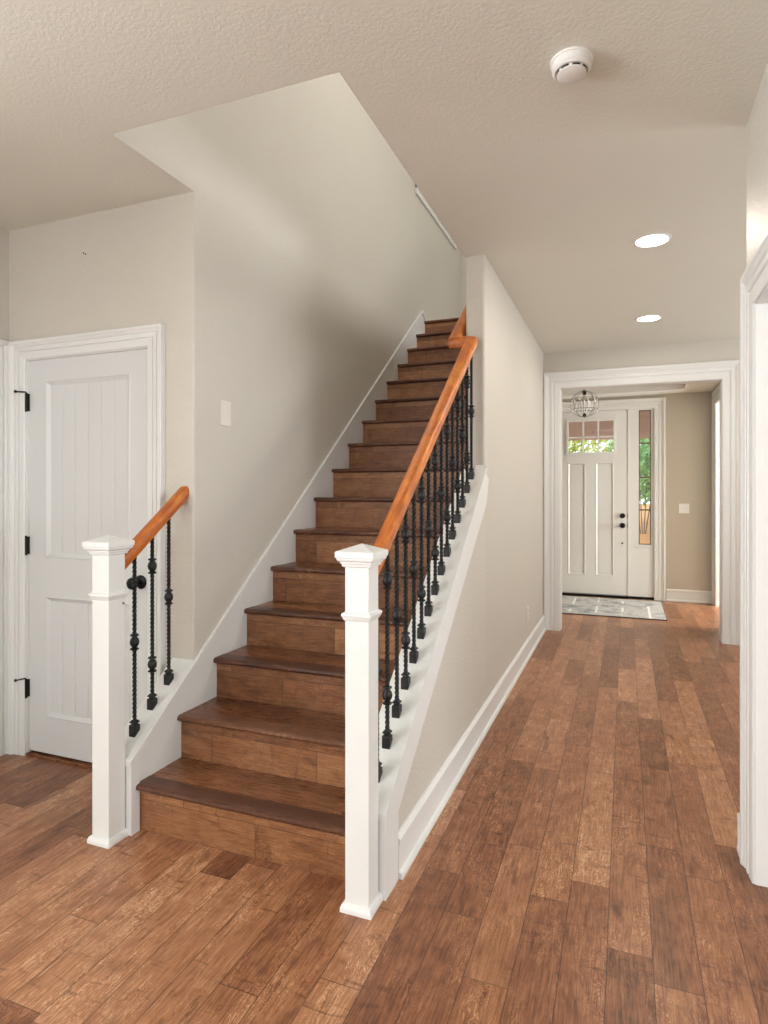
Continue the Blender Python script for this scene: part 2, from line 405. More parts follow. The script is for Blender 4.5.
def base_profile(bm, fn, u0, u1, h=0.15):
    prof = [(0, 0), (0.028, 0), (0.028, 0.012), (0.024, 0.02), (0.014, 0.024), (0.014, h-0.035), (0.019, h-0.03), (0.019, h-0.014), (0.010, h-0.004), (0.006, h), (0, h)]
    loft(bm, [[fn(u0, z, b) for b, z in prof], [fn(u1, z, b) for b, z in prof]])
bm = nb(); base_profile(bm, faceXp(XH), 2.03, YF)
struct('baseboard_hall', bm, M['trim'])
bm = nb(); base_profile(bm, faceY(YD), 0.477, ex)
struct('baseboard_entry', bm, M['trimw'])
bm = nb(); base_profile(bm, faceXm(XR), ry1+0.143, 2.635); base_profile(bm, faceYb(2.635), XR-0.028, 4.1)
base_profile(bm, faceXm(XR), -1.3, ry0-0.143)
struct('baseboard_right', bm, M['trim'])
bm = nb(); base_profile(bm, faceY(YC), DX1+0.094+0.001, XL-0.12); base_profile(bm, faceXp(XC), 0.6, ly0-0.11); 
struct('baseboard_left', bm, M['trim'])
bm = nb(); base_profile(bm, faceY(YF), ox1+0.157, 4.1); struct('baseboard_far', bm, M['trim'])

# ------------------------------------------------------------------ staircase
stair = thing('staircase', 'straight flight of dark brown plank stairs rising between greige wall and iron railing', 'staircase', (-1.34, Y0, 0))
riser_me = nose_me = None
sx0, sx1 = -1.816, XI
for i in range(16):
    yr = Y0 + i*RUN + 0.022
    z0, z1 = i*RISE, (i+1)*RISE
    lo = Vector((-1.34, yr, z0)) - Vector(stair.location)
    if i == 0:
        rb = wbox((sx0+1.34, sx1+1.34, 0, 0.018, 0, RISE-0.026)); r0 = obj('riser', rb, M['riser'], stair)
        tb = wbox((sx0+1.34, sx1+1.34, 0.014, RUN+0.002, RISE-0.026, RISE)); t0 = obj('tread', tb, M['tread'], stair)
        nbm = nb()
        prof = [(0.040, -0.024), (-0.006, -0.024), (-0.020, -0.0225), (-0.0255, -0.018), (-0.027, -0.012), (-0.0255, -0.005), (-0.020, -0.0005), (-0.010, 0.0015), (0.060, 0.0015), (0.060, -0.006)]
        loft(nbm, [[(sx0-0.003+1.34, y, z+RISE) for y, z in prof], [(sx1+1.34, y, z+RISE) for y, z in prof]])
        n0 = obj('nosing', nbm, M['nose'], t0, smooth=True)
        r, t, n = r0, t0, n0
    else:
        r = r0.copy(); t = t0.copy(); n = n0.copy()
        for q in (r, t, n): C.objects.link(q)
        r.parent = stair; t.parent = stair; n.parent = t
    r.location = lo; t.location = lo
# soffit body under the flight so that it is solid
bm = nb(); prism_yz(bm, XL+0.006, XI-0.001, [(Y0+0.08, 0.0), (5.75, 0.0), (5.75, 15*RISE-0.04), (Y0+15*RUN+0.022, 15*RISE-0.04), (Y0+0.08, 0.01)])
obj('carriage', local(bm, stair), M['dark'], stair)

# skirt board on the left, running down over the stub wall
skz = lambda y: 0.585 + 0.745*(y-2.29)
SE = 5.66
bm = nb(); prism_yz(bm, XL+0.0005, XL+0.016-0.012, [(1.925, 0), (5.9, 0.2), (5.9, skz(SE)-0.17), (SE, skz(SE)), (1.925, skz(1.925))])
struct('trim_15', bm, M['trim'])
def sloped_bar(bm, x0, x1, ya, yb, zf_, lo, hi):
    loft(bm, [[(x0, y, zf_(y)+lo), (x1, y, zf_(y)+lo), (x1, y, zf_(y)+hi), (x0, y, zf_(y)+hi)] for y in (ya, yb)])
bm = nb()
sloped_bar(bm, XL-0.001, XL+0.015, YC, SE, skz, -0.028, 0.0)
loft(bm, [[(XL-0.001, SE, skz(SE)-0.03), (XL+0.015, SE, skz(SE)-0.03), (XL+0.015, SE, skz(SE)), (XL-0.001, SE, skz(SE))],
          [(XL-0.001, SE+0.2, skz(SE)-0.16), (XL+0.015, SE+0.2, skz(SE)-0.16), (XL+0.015, SE+0.2, skz(SE)-0.135), (XL-0.001, SE+0.2, skz(SE)-0.135)]])
struct('trim_16', bm, M['trim'])
# stub wall at the foot of the flight (left) with its flat white cap
bm = nb(); prism_yz(bm, -1.925, -1.822, [(1.912, 0), (YC, 0), (YC, skz(YC)-0.022), (1.912, skz(1.912)-0.022)])
struct('wall_stub', bm, M['trim'])
bm = nb(); sloped_bar(bm, -1.938, -1.805, 1.8985, YC, skz, -0.022, 0.0)
prism_yz(bm, -1.86, -1.807, [(1.903, 0), (1.948, 0), (1.948, skz(1.948)-0.008), (1.903, skz(1.903)-0.008)])
struct('trim_17', bm, M['trim'])

# knee wall trim on the right: cap, apron, end boards
bm = nb()
sloped_bar(bm, XI-0.012, -0.7345, 1.899, YE-0.045, capz, -0.022, 0.0)
sloped_bar(bm, -0.80, -0.7345, YE-0.046, YE+0.0, capz, -0.022, 0.0)
struct('trim_18', bm, M['trim'])
bm = nb()
apz = lambda y: 0.232 + 0.755*(y-2.021)
A = [(1.905, 0), (2.028, 0), (2.028, 0.236), (3.500, 1.285), (3.562, 1.425), (YE-0.045, capz(YE-0.045)-0.004), (1.905, capz(1.905)-0.004)]
prism_yz(bm, XH, -0.737, A)
prism_yz(bm, -0.852, -0.7502, [(1.905, 0), (1.935, 0), (1.935, capz(1.93)-0.02), (1.905, capz(1.905)-0.02)])
struct('trim_19', bm, M['trim'])
bm = nb(); sloped_bar(bm, XI-0.011, XI, 1.93, YE-0.01, capz, -0.30, -0.015)
struct('trim_20', bm, M['trim'])

# ------------------------------------------------------------------ railings
def newel(parent, x0, x1, y0, y1):
    cx, cy = (x0+x1)/2, (y0+y1)/2; hw_ = (x1-x0)/2
    def sq(bm, h, z): return [(cx-h, cy-h, z), (cx+h, cy-h, z), (cx+h, cy+h, z), (cx-h, cy+h, z)]
    bm = nb(); loft(bm, [sq(bm, hw_, 0), sq(bm, hw_, 1.125)])
    po = obj('newel_post', local(bm, parent), M['trim'], parent, bevel=0.002)
    bm = nb(); loft(bm, [sq(bm, hw_+h, z) for h, z in ((0.0, 1.108), (0.007, 1.111), (0.008, 1.119), (0.012, 1.121), (0.012, 1.126), (0.019, 1.130), (0.021, 1.134), (0.021, 1.139), (0.025, 1.141), (0.025, 1.157), (0.023, 1.160), (-hw_+0.002, 1.182))])
    obj('post_cap', bm, M['trim'], po)
    bm = nb(); loft(bm, [sq(bm, hw_+h, z) for h, z in ((0.0, 0.935), (0.003, 0.938), (0.008, 0.949), (0.010, 0.953), (0.009, 0.959), (0.002, 0.963), (0.0, 0.965))])
    obj('collar', bm, M['trim'], po)
    bm = nb(); loft(bm, [sq(bm, hw_+h, z) for h, z in ((0.013, 0.0), (0.013, 0.012), (0.008, 0.024), (0.0, 0.028))])
    obj('base_moulding', bm, M['trim'], po)
    for ch in po.children: ch.data.transform(Matrix.Translation(-parent.location)); 
    return po

def baluster(parent, x, y, z, slope, kind, length=0.772):
    """twisted square bar; knuckles are lathed children"""
    key = 'bar'
    loc = Vector((x, y, z)) - parent.location
    if 'bar' not in CACHE:
        bm = nb(); rings = []; n = 270; hw_ = 0.0061
        for i in range(n+1):
            zz = 0.01 + (length-0.01)*i/n
            a = 0 if zz < 0.05 else (zz-0.05)/0.018*PI/2
            rings.append([(hw_*1.414*math.cos(a+PI/4+k*PI/2), hw_*1.414*math.sin(a+PI/4+k*PI/2), zz) for k in range(4)])
        loft(bm, rings); CACHE['bar'] = obj('baluster', bm, M['iron'], parent)
        bm = nb()
        lathe(bm, [(0.008, -0.036), (0.0095, -0.034), (0.017, -0.031), (0.018, -0.027), (0.010, -0.022), (0.011, -0.019), (0.0165, -0.012), (0.0195, 0), (0.0165, 0.012), (0.011, 0.019), (0.010, 0.022), (0.018, 0.027), (0.017, 0.031), (0.0095, 0.034), (0.008, 0.036)], 16)
        CACHE['knuckle'] = obj('knuckle', bm, M['iron'], CACHE['bar'], smooth=True)
        bm = nb(); h = 0.0150
        def ring(h, z, s=0): return [(a*h, b*h, z+s*b*h) for a, b in ((-1,-1),(1,-1),(1,1),(-1,1))]
        loft(bm, [ring(h, -0.001, slope), ring(h, 0.033), ring(h*0.9, 0.036), ring(0.0095, 0.038), ring(0.0095, 0.042), ring(0.0145, 0.045), ring(0.0145, 0.048), ring(0.009, 0.054), ring(0.008, 0.056)])
        CACHE['shoe'] = obj('shoe', bm, M['iron'], CACHE['bar'])
        b, kk, sh = CACHE['bar'], CACHE['knuckle'], CACHE['shoe']; first = True
    else:
        b = CACHE['bar'].copy(); C.objects.link(b); b.parent = parent
        kk = CACHE['knuckle'].copy(); C.objects.link(kk); kk.parent = b
        sh = CACHE['shoe'].copy(); C.objects.link(sh); sh.parent = b
    b.location = loc
    if kind == 1: kk.location = (0, 0, 0.374)
    else:
        kk.location = (0, 0, 0.180)
        k2 = kk.copy(); C.objects.link(k2); k2.parent = b; k2.location = (0, 0, 0.598)
    return b
CACHE = {}
RP = [(-.018, 0), (-.021, .010), (-.0265, .018), (-.0275, .040), (-.021, .056), (-.014, .060), (.014, .060), (.021, .056), (.0275, .040), (.0265, .018), (.021, .010), (.018, 0)]
railz = lambda y: 1.036 + 0.757*(y-1.912)
# right railing
NR = (-0.843, -0.760, 1.815, 1.898)
rr_ = thing('stair_railing', 'long railing with white newel post and fifteen black balusters beside the hallway', 'railing', (-0.80, 1.858, 0))
newel(rr_, *NR)
YJ = 3.40; XJ = -0.905
bm = nb()
X = -0.80
rings = [[(X+a, 1.897, railz(1.897)+b) for a, b in RP], [(X+a, YJ+a, railz(YJ)+0.0+b) for a, b in RP]]
loft(bm, rings)
hr = obj('handrail', local(bm, rr_), M['rail'], rr_, smooth=True)
zj = railz(YJ)
bm = nb()
loft(bm, [[(X+a, YJ+a, zj+b) for a, b in RP], [(XJ+a, YJ+a+0.0, zj+b) for a, b in RP]])
# bridging returns: short level piece then the upper rail climbs again
loft(bm, [[(XJ+a, YJ+a, zj+b) for a, b in RP], [(XJ+a, 5.70, zj+0.757*(5.70-YJ)+b) for a, b in RP]])
obj('rail_return', local(bm, rr_), M['rail'], hr, smooth=True)
for yb in (3.95, 5.2):
    bm = nb(); z = zj+0.757*(yb-YJ)
    tube(bm, [(XI, yb, z-0.07), (XI-0.05, yb, z-0.07), (XJ+0.01, yb, z-0.05), (XJ, yb, z+0.004)], 0.006)
    lathe(bm, [(0.028, 0), (0.028, 0.004), (0.02, 0.008)], 16, Matrix.Translation((XI-0.001, yb, z-0.07)) @ Matrix.Rotation(-PI/2, 4, 'Y'))
    obj('wall_bracket', local(bm, rr_), M['black'], rr_, smooth=True)
for k in range(15):
    y = 1.995 + k*0.1013; z = capz(y) - 0.002
    baluster(rr_, -0.805, y, z, CS, 1 if k % 2 == 0 else 2)
# left railing
NL = (-1.917, -1.834, 1.815, 1.898)
rl_ = thing('stair_railing', 'short railing with white newel post and three black balusters before the closet door', 'railing', (-1.875, 1.857, 0))
newel(rl_, *NL)
bm = nb(); X = -1.872
loft(bm, [[(X+a, 1.894, railz(1.894)+b) for a, b in RP], [(X+a, YC-0.001, railz(YC-0.001)-0.008+b) for a, b in RP]])
obj('handrail', local(bm, rl_), M['rail'], rl_, smooth=True)
for k, y in enumerate((1.992, 2.094, 2.196)):
    baluster(rl_, -1.875, y, skz(y)-0.001, 0.745, 1 if k % 2 == 0 else 2)
bm = nb(); lathe(bm, [(0.004, 0), (0.004, 0.006), (0.002, 0.008)], 10, Matrix.Translation((-1.834, 1.887, 0.915)) @ Matrix.Rotation(PI/2, 4, 'Y'))
obj('gate_screw', local(bm, rl_), M['chrome'], rl_)

# ------------------------------------------------------------------ closet door
def grooved(bm, x0, x1, y, z0, z1, n, d=0.004, g=0.0035, back=0.012):
    pts = [(x0, y)]
    for k in range(1, n):
        x = x0+(x1-x0)*k/n; pts += [(x-g, y), (x, y+d), (x+g, y)]
    pts += [(x1, y), (x1, y+back), (x0, y+back)]
    loft(bm, [[(a, b, z0) for a, b in pts], [(a, b, z1) for a, b in pts]])
def panel_frame(bm, x0, x1, z0, z1, y, t=0.026, dep=0.011):
    """sloping moulding ring round a recessed panel"""
    prof = [(0, 0), (0.25, -0.003), (0.5, 0.002), (1, dep), (1, dep+0.01), (0, dep+0.01)]
    R = []
    for a, b in prof:
        a *= t; R.append([(x0+a, y+b, z0+a), (x1-a, y+b, z0+a), (x1-a, y+b, z1-a), (x0+a, y+b, z1-a)])
    for A_, B_ in zip(R, R[1:]+R[:1]):
        va = [bm.verts.new(p) for p in A_]; vb = [bm.verts.new(p) for p in B_]
        for i in range(4): bm.faces.new((va[i], va[(i+1) % 4], vb[(i+1) % 4], vb[i]))
DY = 2.310
PX0, PX1 = -2.752, -2.200
PZ = ((0.205, 0.822), (1.015, 1.918))
dm = nb()
box(dm, DX0+0.003, PX0, DY, DY+0.035, 0.022, DZ-0.004); box(dm, PX1, DX1-0.003, DY, DY+0.035, 0.022, DZ-0.004)
box(dm, PX0, PX1, DY, DY+0.035, 0.022, PZ[0][0]); box(dm, PX0, PX1, DY, DY+0.035, PZ[0][1], PZ[1][0]); box(dm, PX0, PX1, DY, DY+0.035, PZ[1][1], DZ-0.004)
d1 = struct('door_1', dm, M['door'])
for z0, z1 in PZ:
    pm = nb(); panel_frame(pm, PX0, PX1, z0, z1, DY); grooved(pm, PX0+0.02, PX1-0.02, DY+0.011, z0+0.02, z1-0.02, 6)
    obj('beadboard_panel', pm, M['door'], d1)
def knob_mesh(bm, x, y, z, s=1.0):
    m = Matrix.Translation((x, y, z)) @ Matrix.Rotation(PI/2, 4, 'X')
    lathe(bm, [(0.033*s, 0), (0.033*s, 0.004), (0.028*s, 0.009), (0.012*s, 0.012), (0.010*s, 0.034), (0.016*s, 0.038), (0.027*s, 0.046), (0.0295*s, 0.056), (0.026*s, 0.066), (0.014*s, 0.071), (0.002, 0.072)], 24, m)
km = nb(); knob_mesh(km, -2.135, DY, 0.925); obj('door_knob', km, M['black'], d1, smooth=True)
for z, stop in ((1.812, 1), (1.077, 0), (0.343, 1)):
    hm = nb(); lathe(hm, [(0.0065, 0), (0.0065, 0.10)], 10, Matrix.Translation((DX0+0.001, YC-0.004, z-0.05)))
    box(hm, DX0-0.004, DX0+0.006, YC-0.004, DY, z-0.045, z+0.045)
    if stop:
        tube(hm, [(DX0+0.001, YC-0.006, z+0.052), (DX0-0.016, YC-0.040, z+0.050)], 0.004); ball(hm, (DX0-0.020, YC-0.046, z+0.050), 0.008)
    obj('hinge', hm, M['black'], d1, smooth=True)
bm = wbox((DX0-0.0, DX1+0.0, YC-0.005, 2.42, 0.0, 0.012), bev=0.003)
struct('trim_21', bm, M['tread'])
bm = wbox((DX0-0.1, DX1+0.1, 2.421, 2.44, 0.0, 2.15)); struct('trim_22', bm, M['dark'])  # black sheet gives the gap round the closet door its darkness
# door in the left wall by the corner
dm = wbox((XC-0.05, XC-0.015, ly0+0.003, ly1-0.003, 0.01, DZ-0.004)); d3 = struct('door_3', dm, M['door'])
km = nb(); lathe(km, [(0.033, 0), (0.033, 0.004), (0.012, 0.012), (0.010, 0.034), (0.027, 0.046), (0.029, 0.056), (0.014, 0.071), (0.002, 0.072)], 20, Matrix.Translation((XC-0.015, ly0+0.06, 0.925)) @ Matrix.Rotation(PI/2, 4, 'Y'))
obj('door_knob', km, M['black'], d3, smooth=True)

# ------------------------------------------------------------------ front door, sidelight
FY = YD + 0.012
bx0, bx1 = -0.892, 0.020
lx0, lx1, lz0, lz1 = -0.700, -0.140, 1.865, 2.275
dm = nb()
zs = [(0.27, 1.735)]; px = [(-0.705, -0.485), (-0.360, -0.140)]
def slab(bm, a, b, c, d): box(bm, a, b, FY, FY+0.044, c, d)
slab(dm, bx0, lx0-0.02, 0.035, 2.400); slab(dm, lx1+0.02, bx1, 0.035, 2.400)
slab(dm, lx0-0.02, lx1+0.02, lz1, 2.400); slab(dm, lx0-0.02, lx1+0.02, 1.735, lz0); slab(dm, lx0-0.02, lx1+0.02, 0.035, 0.27)
slab(dm, -0.485, -0.360, 0.27, 1.735)
slab(dm, lx0-0.02, px[0][0], 0.27, 1.735); slab(dm, px[1][1], lx1+0.02, 0.27, 1.735)
slab(dm, lx0-0.02, lx0, lz0, lz1); slab(dm, lx1, lx1+0.02, lz0, lz1)
d2 = struct('door_2', dm, M['trimw'])
for a, b in px:
    pm = nb(); panel_frame(pm, a, b, 0.27, 1.735, FY, 0.03, 0.012); box(pm, a+0.028, b-0.028, FY+0.006, FY+0.03, 0.298, 1.707, bev=0.003)
    obj('door_panel', pm, M['trimw'], d2)
lm = nb(); t = 0.026
for (a, b, c, d) in ((lx0-t, lx1+t, lz1-0.004, lz1+t), (lx0-t, lx1+t, lz0-t, lz0+0.004), (lx0-t+0.001, lx0+0.004, lz0+0.0045, lz1-0.0045), (lx1-0.004, lx1+t-0.001, lz0+0.0045, lz1-0.0045)):
    box(lm, a, b, FY-0.010, FY+0.006, c, d, bev=0.003)
for k in (1, 2):
    x = lx0+(lx1-lx0)*k/3; box(lm, x-0.010, x+0.010, FY-0.004, FY+0.03, lz0, lz1)
zm = (lz0+lz1)/2-0.005; box(lm, lx0, lx1, FY-0.004, FY+0.03, zm-0.009, zm+0.009)
obj('lite_frame', lm, M['trimw'], d2)
obj('pane', wbox((lx0, lx1, FY+0.014, FY+0.018, lz0, lz1)), M['glass'], d2)
km = nb(); knob_mesh(km, -0.033, FY, 0.925, 1.05); obj('door_knob', km, M['black'], d2, smooth=True)
km = nb(); lathe(km, [(0.032, 0), (0.032, 0.01), (0.026, 0.016), (0.010, 0.018), (0.002, 0.018)], 20, Matrix.Translation((-0.033, FY, 1.050)) @ Matrix.Rotation(PI/2, 4, 'X'))
box(km, -0.037, -0.029, FY-0.034, FY-0.016, 1.032, 1.068, bev=0.002)
obj('deadbolt', km, M['black'], d2, smooth=True)
km = nb(); lathe(km, [(0.011, 0), (0.011, 0.006), (0.006, 0.010)], 14, Matrix.Translation((-0.036, FY, 0.700)) @ Matrix.Rotation(PI/2, 4, 'X')); obj('peg', km, M['black'], d2)
for z in (1.05, 0.925):
    obj('strike_plate', wbox((bx1+0.001, bx1+0.007, FY-0.003, FY+0.02, z-0.028, z+0.028)), M['black'], d2)
struct('trim_23', wbox((bx0, bx1+0.002, FY-0.045, FY+0.09, 0.0, 0.030), (bx1+0.002, fx1, FY-0.02, FY+0.09, 0, 0.03)), M['black'])
# mullion and sidelight
struct('trim_24', wbox((bx1+0.006, 0.050, FY-0.004, FY+0.09, 0.03, 2.412), (bx1-0.01, bx1+0.006, FY+0.046, FY+0.09, 0.03, 2.412), (fx0, bx0-0.003, FY, FY+0.09, 0, 2.412), (fx0, fx1, FY, FY+0.09, 2.403, 2.412)), M['trimw'])
gx0, gx1, gz0, gz1 = 0.158, 0.300, 0.688, 2.385
sm = nb()
box(sm, 0.050, gx0, FY, FY+0.044, 0.03, 2.403); box(sm, gx1, fx1, FY, FY+0.044, 0.03, 2.403)
box(sm, gx0, gx1, FY, FY+0.044, 0.03, gz0); box(sm, gx0, gx1, FY, FY+0.044, gz1, 2.403)
box(sm, gx0-0.02, gx1+0.02, FY-0.010, FY, gz0-0.035, gz0-0.008, bev=0.003)
w1 = struct('window_1', sm, M['trimw'])
obj('pane', wbox((gx0, gx1, FY+0.02, FY+0.024, gz0, gz1)), M['glass'], w1)
cm = nb()
for z in (1.97, 1.54, 1.126): box(cm, gx0, gx1, FY+0.016, FY+0.020, z-0.009, z+0.009)
box(cm, gx0, gx0+0.012, FY+0.012, FY+0.020, gz0, gz1); box(cm, gx1-0.012, gx1, FY+0.012, FY+0.020, gz0, gz1)
box(cm, gx0, gx1, FY+0.012, FY+0.020, gz0, gz0+0.012); box(cm, gx0, gx1, FY+0.012, FY+0.020, gz1-0.012, gz1)
obj('caming', cm, M['came'], w1)

# upstairs window in the stairwell wall and windows of the rooms not in view
def window(num, fn, u0, u1, z0, z1, cols=2, depth=0.12, sill=True):
    bm = nb()
    def bx(a0, a1, c0, c1, b0, b1):
        v = [bm.verts.new(fn(a, c, b)) for b in (b0, b1) for a, c in ((a0, c0), (a1, c0), (a1, c1), (a0, c1))]
        for q in ((0,1,2,3),(4,5,6,7),(0,1,5,4),(1,2,6,5),(2,3,7,6),(3,0,4,7)): bm.faces.new([v[i] for i in q])
    f = 0.05
    bx(u0, u1, z0, z0+f, -0.09, -0.05); bx(u0, u1, z1-f, z1, -0.09, -0.05); bx(u0, u0+f, z0, z1, -0.09, -0.05); bx(u1-f, u1, z0, z1, -0.09, -0.05)
    for k in range(1, cols): x = u0+(u1-u0)*k/cols; bx(x-0.02, x+0.02, z0, z1, -0.088, -0.052)
    c = 0.075
    bx(u0-c, u1+c, z0-c, z0, 0.001, 0.02); bx(u0-c, u1+c, z1, z1+c, 0.001, 0.02); bx(u0-c, u0, z0, z1, 0.001, 0.02); bx(u1, u1+c, z0, z1, 0.001, 0.02)
    if sill: bx(u0-c, u1+c, z0-0.02, z0+0.004, -0.05, 0.04)
    o = struct('window_%d' % num, bm, M['trim'])
    bm = nb(); bx(u0, u1, z0, z1, -0.072, -0.068); obj('pane', bm, M['glass'], o)
    return o
window(2, faceXp(XL), W2[0], W2[1], W2[2], W2[3])
window(3, faceXm(2.08), 2.6, 5.2, 3.7, 5.0, 3)
window(4, faceYb(-3.58), -2.55, -0.15, 0.5, 2.5, 3)
window(5, faceXp(-4.88), -2.7, -0.1, 0.45, 2.4, 3)
window(8, faceXm(4.18), -1.6, 2.0, 0.5, 2.5, 4)  # unseen window added for side light through the right opening
window(6, faceXm(4.18), 3.3, 5.8, 0.5, 2.5, 3)
window(7, faceXm(4.18), 6.8, 8.1, 0.5, 2.5, 2)  # unseen window added to bring light into the entry

# ------------------------------------------------------------------ fixtures
def downlight(x, y, label):
    t = thing('recessed_ceiling_light', label, 'ceiling light', (x, y, H), 'recessed lights in the hall ceiling')
    bm = nb(); seg = 40
    lathe_pts = [(0.082, -0.001), (0.098, -0.001), (0.098, -0.004), (0.090, -0.007), (0.082, -0.006)]
    rings = [[(r*math.cos(2*PI*k/seg), r*math.sin(2*PI*k/seg), z) for k in range(seg)] for r, z in lathe_pts]
    loft(bm, rings+[rings[0]], True, False)
    obj('trim_ring', bm, M['plastic'], t, smooth=True)
    bm = nb(); lathe(bm, [(0.083, -0.0015), (0.083, -0.004), (0.05, -0.006), (0.001, -0.0065)], 40)
    obj('lens', bm, M['lens'], t, smooth=True)
    l = bpy.data.lights.new('bulb_light', 'AREA'); l.shape = 'DISK'; l.size = 0.15; l.energy = 8; l.color = (1.0, 0.90, 0.78)
    lo = bpy.data.objects.new('bulb_light', l); C.objects.link(lo); lo.parent = t; lo.location = (0, 0, -0.012)
downlight(0.134, 3.635, 'nearer and larger of two round recessed hallway ceiling lights')
downlight(0.168, 5.255, 'farther, smaller looking recessed ceiling light close to the cased opening')

sd = thing('smoke_detector', 'round white smoke detector on the ceiling near the top of the view', 'smoke detector', (-0.158, 2.035, H))
sd.scale = (0.92, 0.92, 0.95)
bm = nb(); lathe(bm, [(0.071, 0), (0.071, -0.006), (0.066, -0.008), (0.066, -0.030), (0.061, -0.036), (0.056, -0.038), (0.052, -0.034), (0.001, -0.034)], 40)
obj('housing', bm, M['plastic'], sd, smooth=True)
bm = nb(); lathe(bm, [(0.048, -0.034), (0.049, -0.046), (0.044, -0.049), (0.001, -0.050)], 40); 
obj('cover', bm, M['plastic'], sd, smooth=True)
bm = nb(); lathe(bm, [(0.0488, -0.0365), (0.0496, -0.0365), (0.0496, -0.042), (0.0488, -0.042)], 40); 
bm2 = nb()
for k in range(8):
    a0 = 2*PI*k/8+0.12; a1 = 2*PI*(k+1)/8-0.12
    pts = [(0.0500*math.cos(a0+(a1-a0)*j/5), 0.0500*math.sin(a0+(a1-a0)*j/5)) for j in range(6)]
    ins = [(0.0470*math.cos(a1-(a1-a0)*j/5), 0.0470*math.sin(a1-(a1-a0)*j/5)) for j in range(6)]
    loft(bm2, [[(x, y, -0.0375) for x, y in pts+ins], [(x, y, -0.0425) for x, y in pts+ins]])
bm.free(); obj('vent_slots', bm2, M['dark'], sd)

def switch_plate(fn, u, z, wd, ht, label, mat, rockers, name='light_switch', cat='light switch'):
    P = Vector(fn(u, z, 0)); t = thing(name, label, cat, P)
    def bb(a0, a1, c0, c1, b0, b1):
        bm = nb(); v = [bm.verts.new(fn(a, c, b)) for b in (b0, b1) for a, c in ((a0, c0), (a1, c0), (a1, c1), (a0, c1))]
        for q in ((0,1,2,3),(4,5,6,7),(0,1,5,4),(1,2,6,5),(2,3,7,6),(3,0,4,7)): bm.faces.new([v[i] for i in q])
        return local(bm, t)
    obj('plate', bb(u-wd/2, u+wd/2, z-ht/2, z+ht/2, 0.0, 0.006), mat, t, bevel=0.002)
    for k in range(rockers):
        uc = u + (k-(rockers-1)/2)*0.046
        obj('rocker', bb(uc-0.0165, uc+0.0165, z-0.033, z+0.033, 0.0055, 0.0095), mat, t, bevel=0.0015)
    return t
switch_plate(faceXp(XL), 2.532, 1.734, 0.082, 0.122, 'ivory rocker switch on the stairwell wall above the short railing', M['almond'], 1)
switch_plate(faceY(YD), 0.674, 1.150, 0.117, 0.117, 'white double light switch on tan entry wall right of the front door', M['plastic'], 2)
ou = switch_plate(faceXp(XH), 5.165, 0.357, 0.074, 0.118, 'white electrical outlet low on the hallway side of the stair wall', M['plastic'], 0, 'electrical_outlet', 'outlet')
for dz in (0.020, -0.020):
    bm = nb(); box(bm, XH+0.005, XH+0.0085, 5.165-0.014, 5.165+0.014, 0.357+dz-0.013, 0.357+dz+0.013); obj('socket', local(bm, ou), M['plastic'], ou, bevel=0.002)
    bm = nb()
    for dy in (-0.006, 0.006): box(bm, XH+0.0084, XH+0.0088, 5.165+dy-0.001, 5.165+dy+0.001, 0.357+dz-0.001, 0.357+dz+0.008)
    obj('slots', local(bm, ou), M['dark'], ou)
# two little nail holes left in the wall above the closet door
bm = nb()
for dx, dz in ((-0.006, 0.005), (0.006, -0.002)):
    lathe(bm, [(0.0042, 0), (0.0035, 0.0015), (0.0005, 0.002)], 10, Matrix.Translation((-2.474+dx, YC, 2.520+dz)) @ Matrix.Rotation(PI/2, 4, 'X'))
tag(obj('picture_nail', bm, M['dark']), 'tiny dark nail marks on the wall above the closet door', 'nail')

# unseen plastic disc added as housing for the stairwell fill light
bm = nb(); lathe(bm, [(0.10, 0), (0.10, -0.004), (0.085, -0.008), (0.001, -0.008)], 32, Matrix.Translation((-1.25, 3.55, TOP)))
struct('trim_25', bm, M['plastic'])
# chandelier in the entry
ch = thing('chandelier', 'small crystal and wire globe chandelier hanging in the entry', 'chandelier', (-0.435, 7.40, 2.86))
CZ = -0.505; CR = 0.150
bm = nb(); lathe(bm, [(0.055, 0), (0.055, -0.012), (0.03, -0.028), (0.008, -0.034)], 24); obj('ceiling_canopy', bm, M['chrome'], ch, smooth=True)
bm = nb(); tube(bm, [(0, 0, -0.03), (0, 0, CZ+0.14)], 0.006); ball(bm, (0, 0, CZ+0.20), 0.016); ball(bm, (0, 0, CZ+0.16), 0.02); obj('stem', bm, M['chrome'], ch, smooth=True)
for k in range(8):
    bm = nb(); a = 2*PI*k/8; pts = []
    for j in range(15):
        ph = PI*j/14; rr = CR*math.sin(ph)*(1.0) + 0.006; pts.append((rr*math.cos(a), rr*math.sin(a), CZ+CR*math.cos(ph)*0.98))
    tube(bm, pts, 0.0028, 6); obj('wire_rib', bm, M['chrome'], ch, smooth=True)
bm = nb()
for zz in (0.06, -0.06):
    r = math.sqrt(CR**2-zz**2); tube(bm, [(r*math.cos(2*PI*k/24), r*math.sin(2*PI*k/24), CZ+zz) for k in range(25)], 0.0025, 6)
lathe(bm, [(0.004, CZ+0.155), (0.022, CZ+0.145), (0.022, CZ+0.115), (0.006, CZ+0.10)], 14); lathe(bm, [(0.004, CZ-0.155), (0.016, CZ-0.14), (0.022, CZ-0.125), (0.006, CZ-0.10)], 14)
obj('hoops', bm, M['black'], ch, smooth=True)
cr0 = None
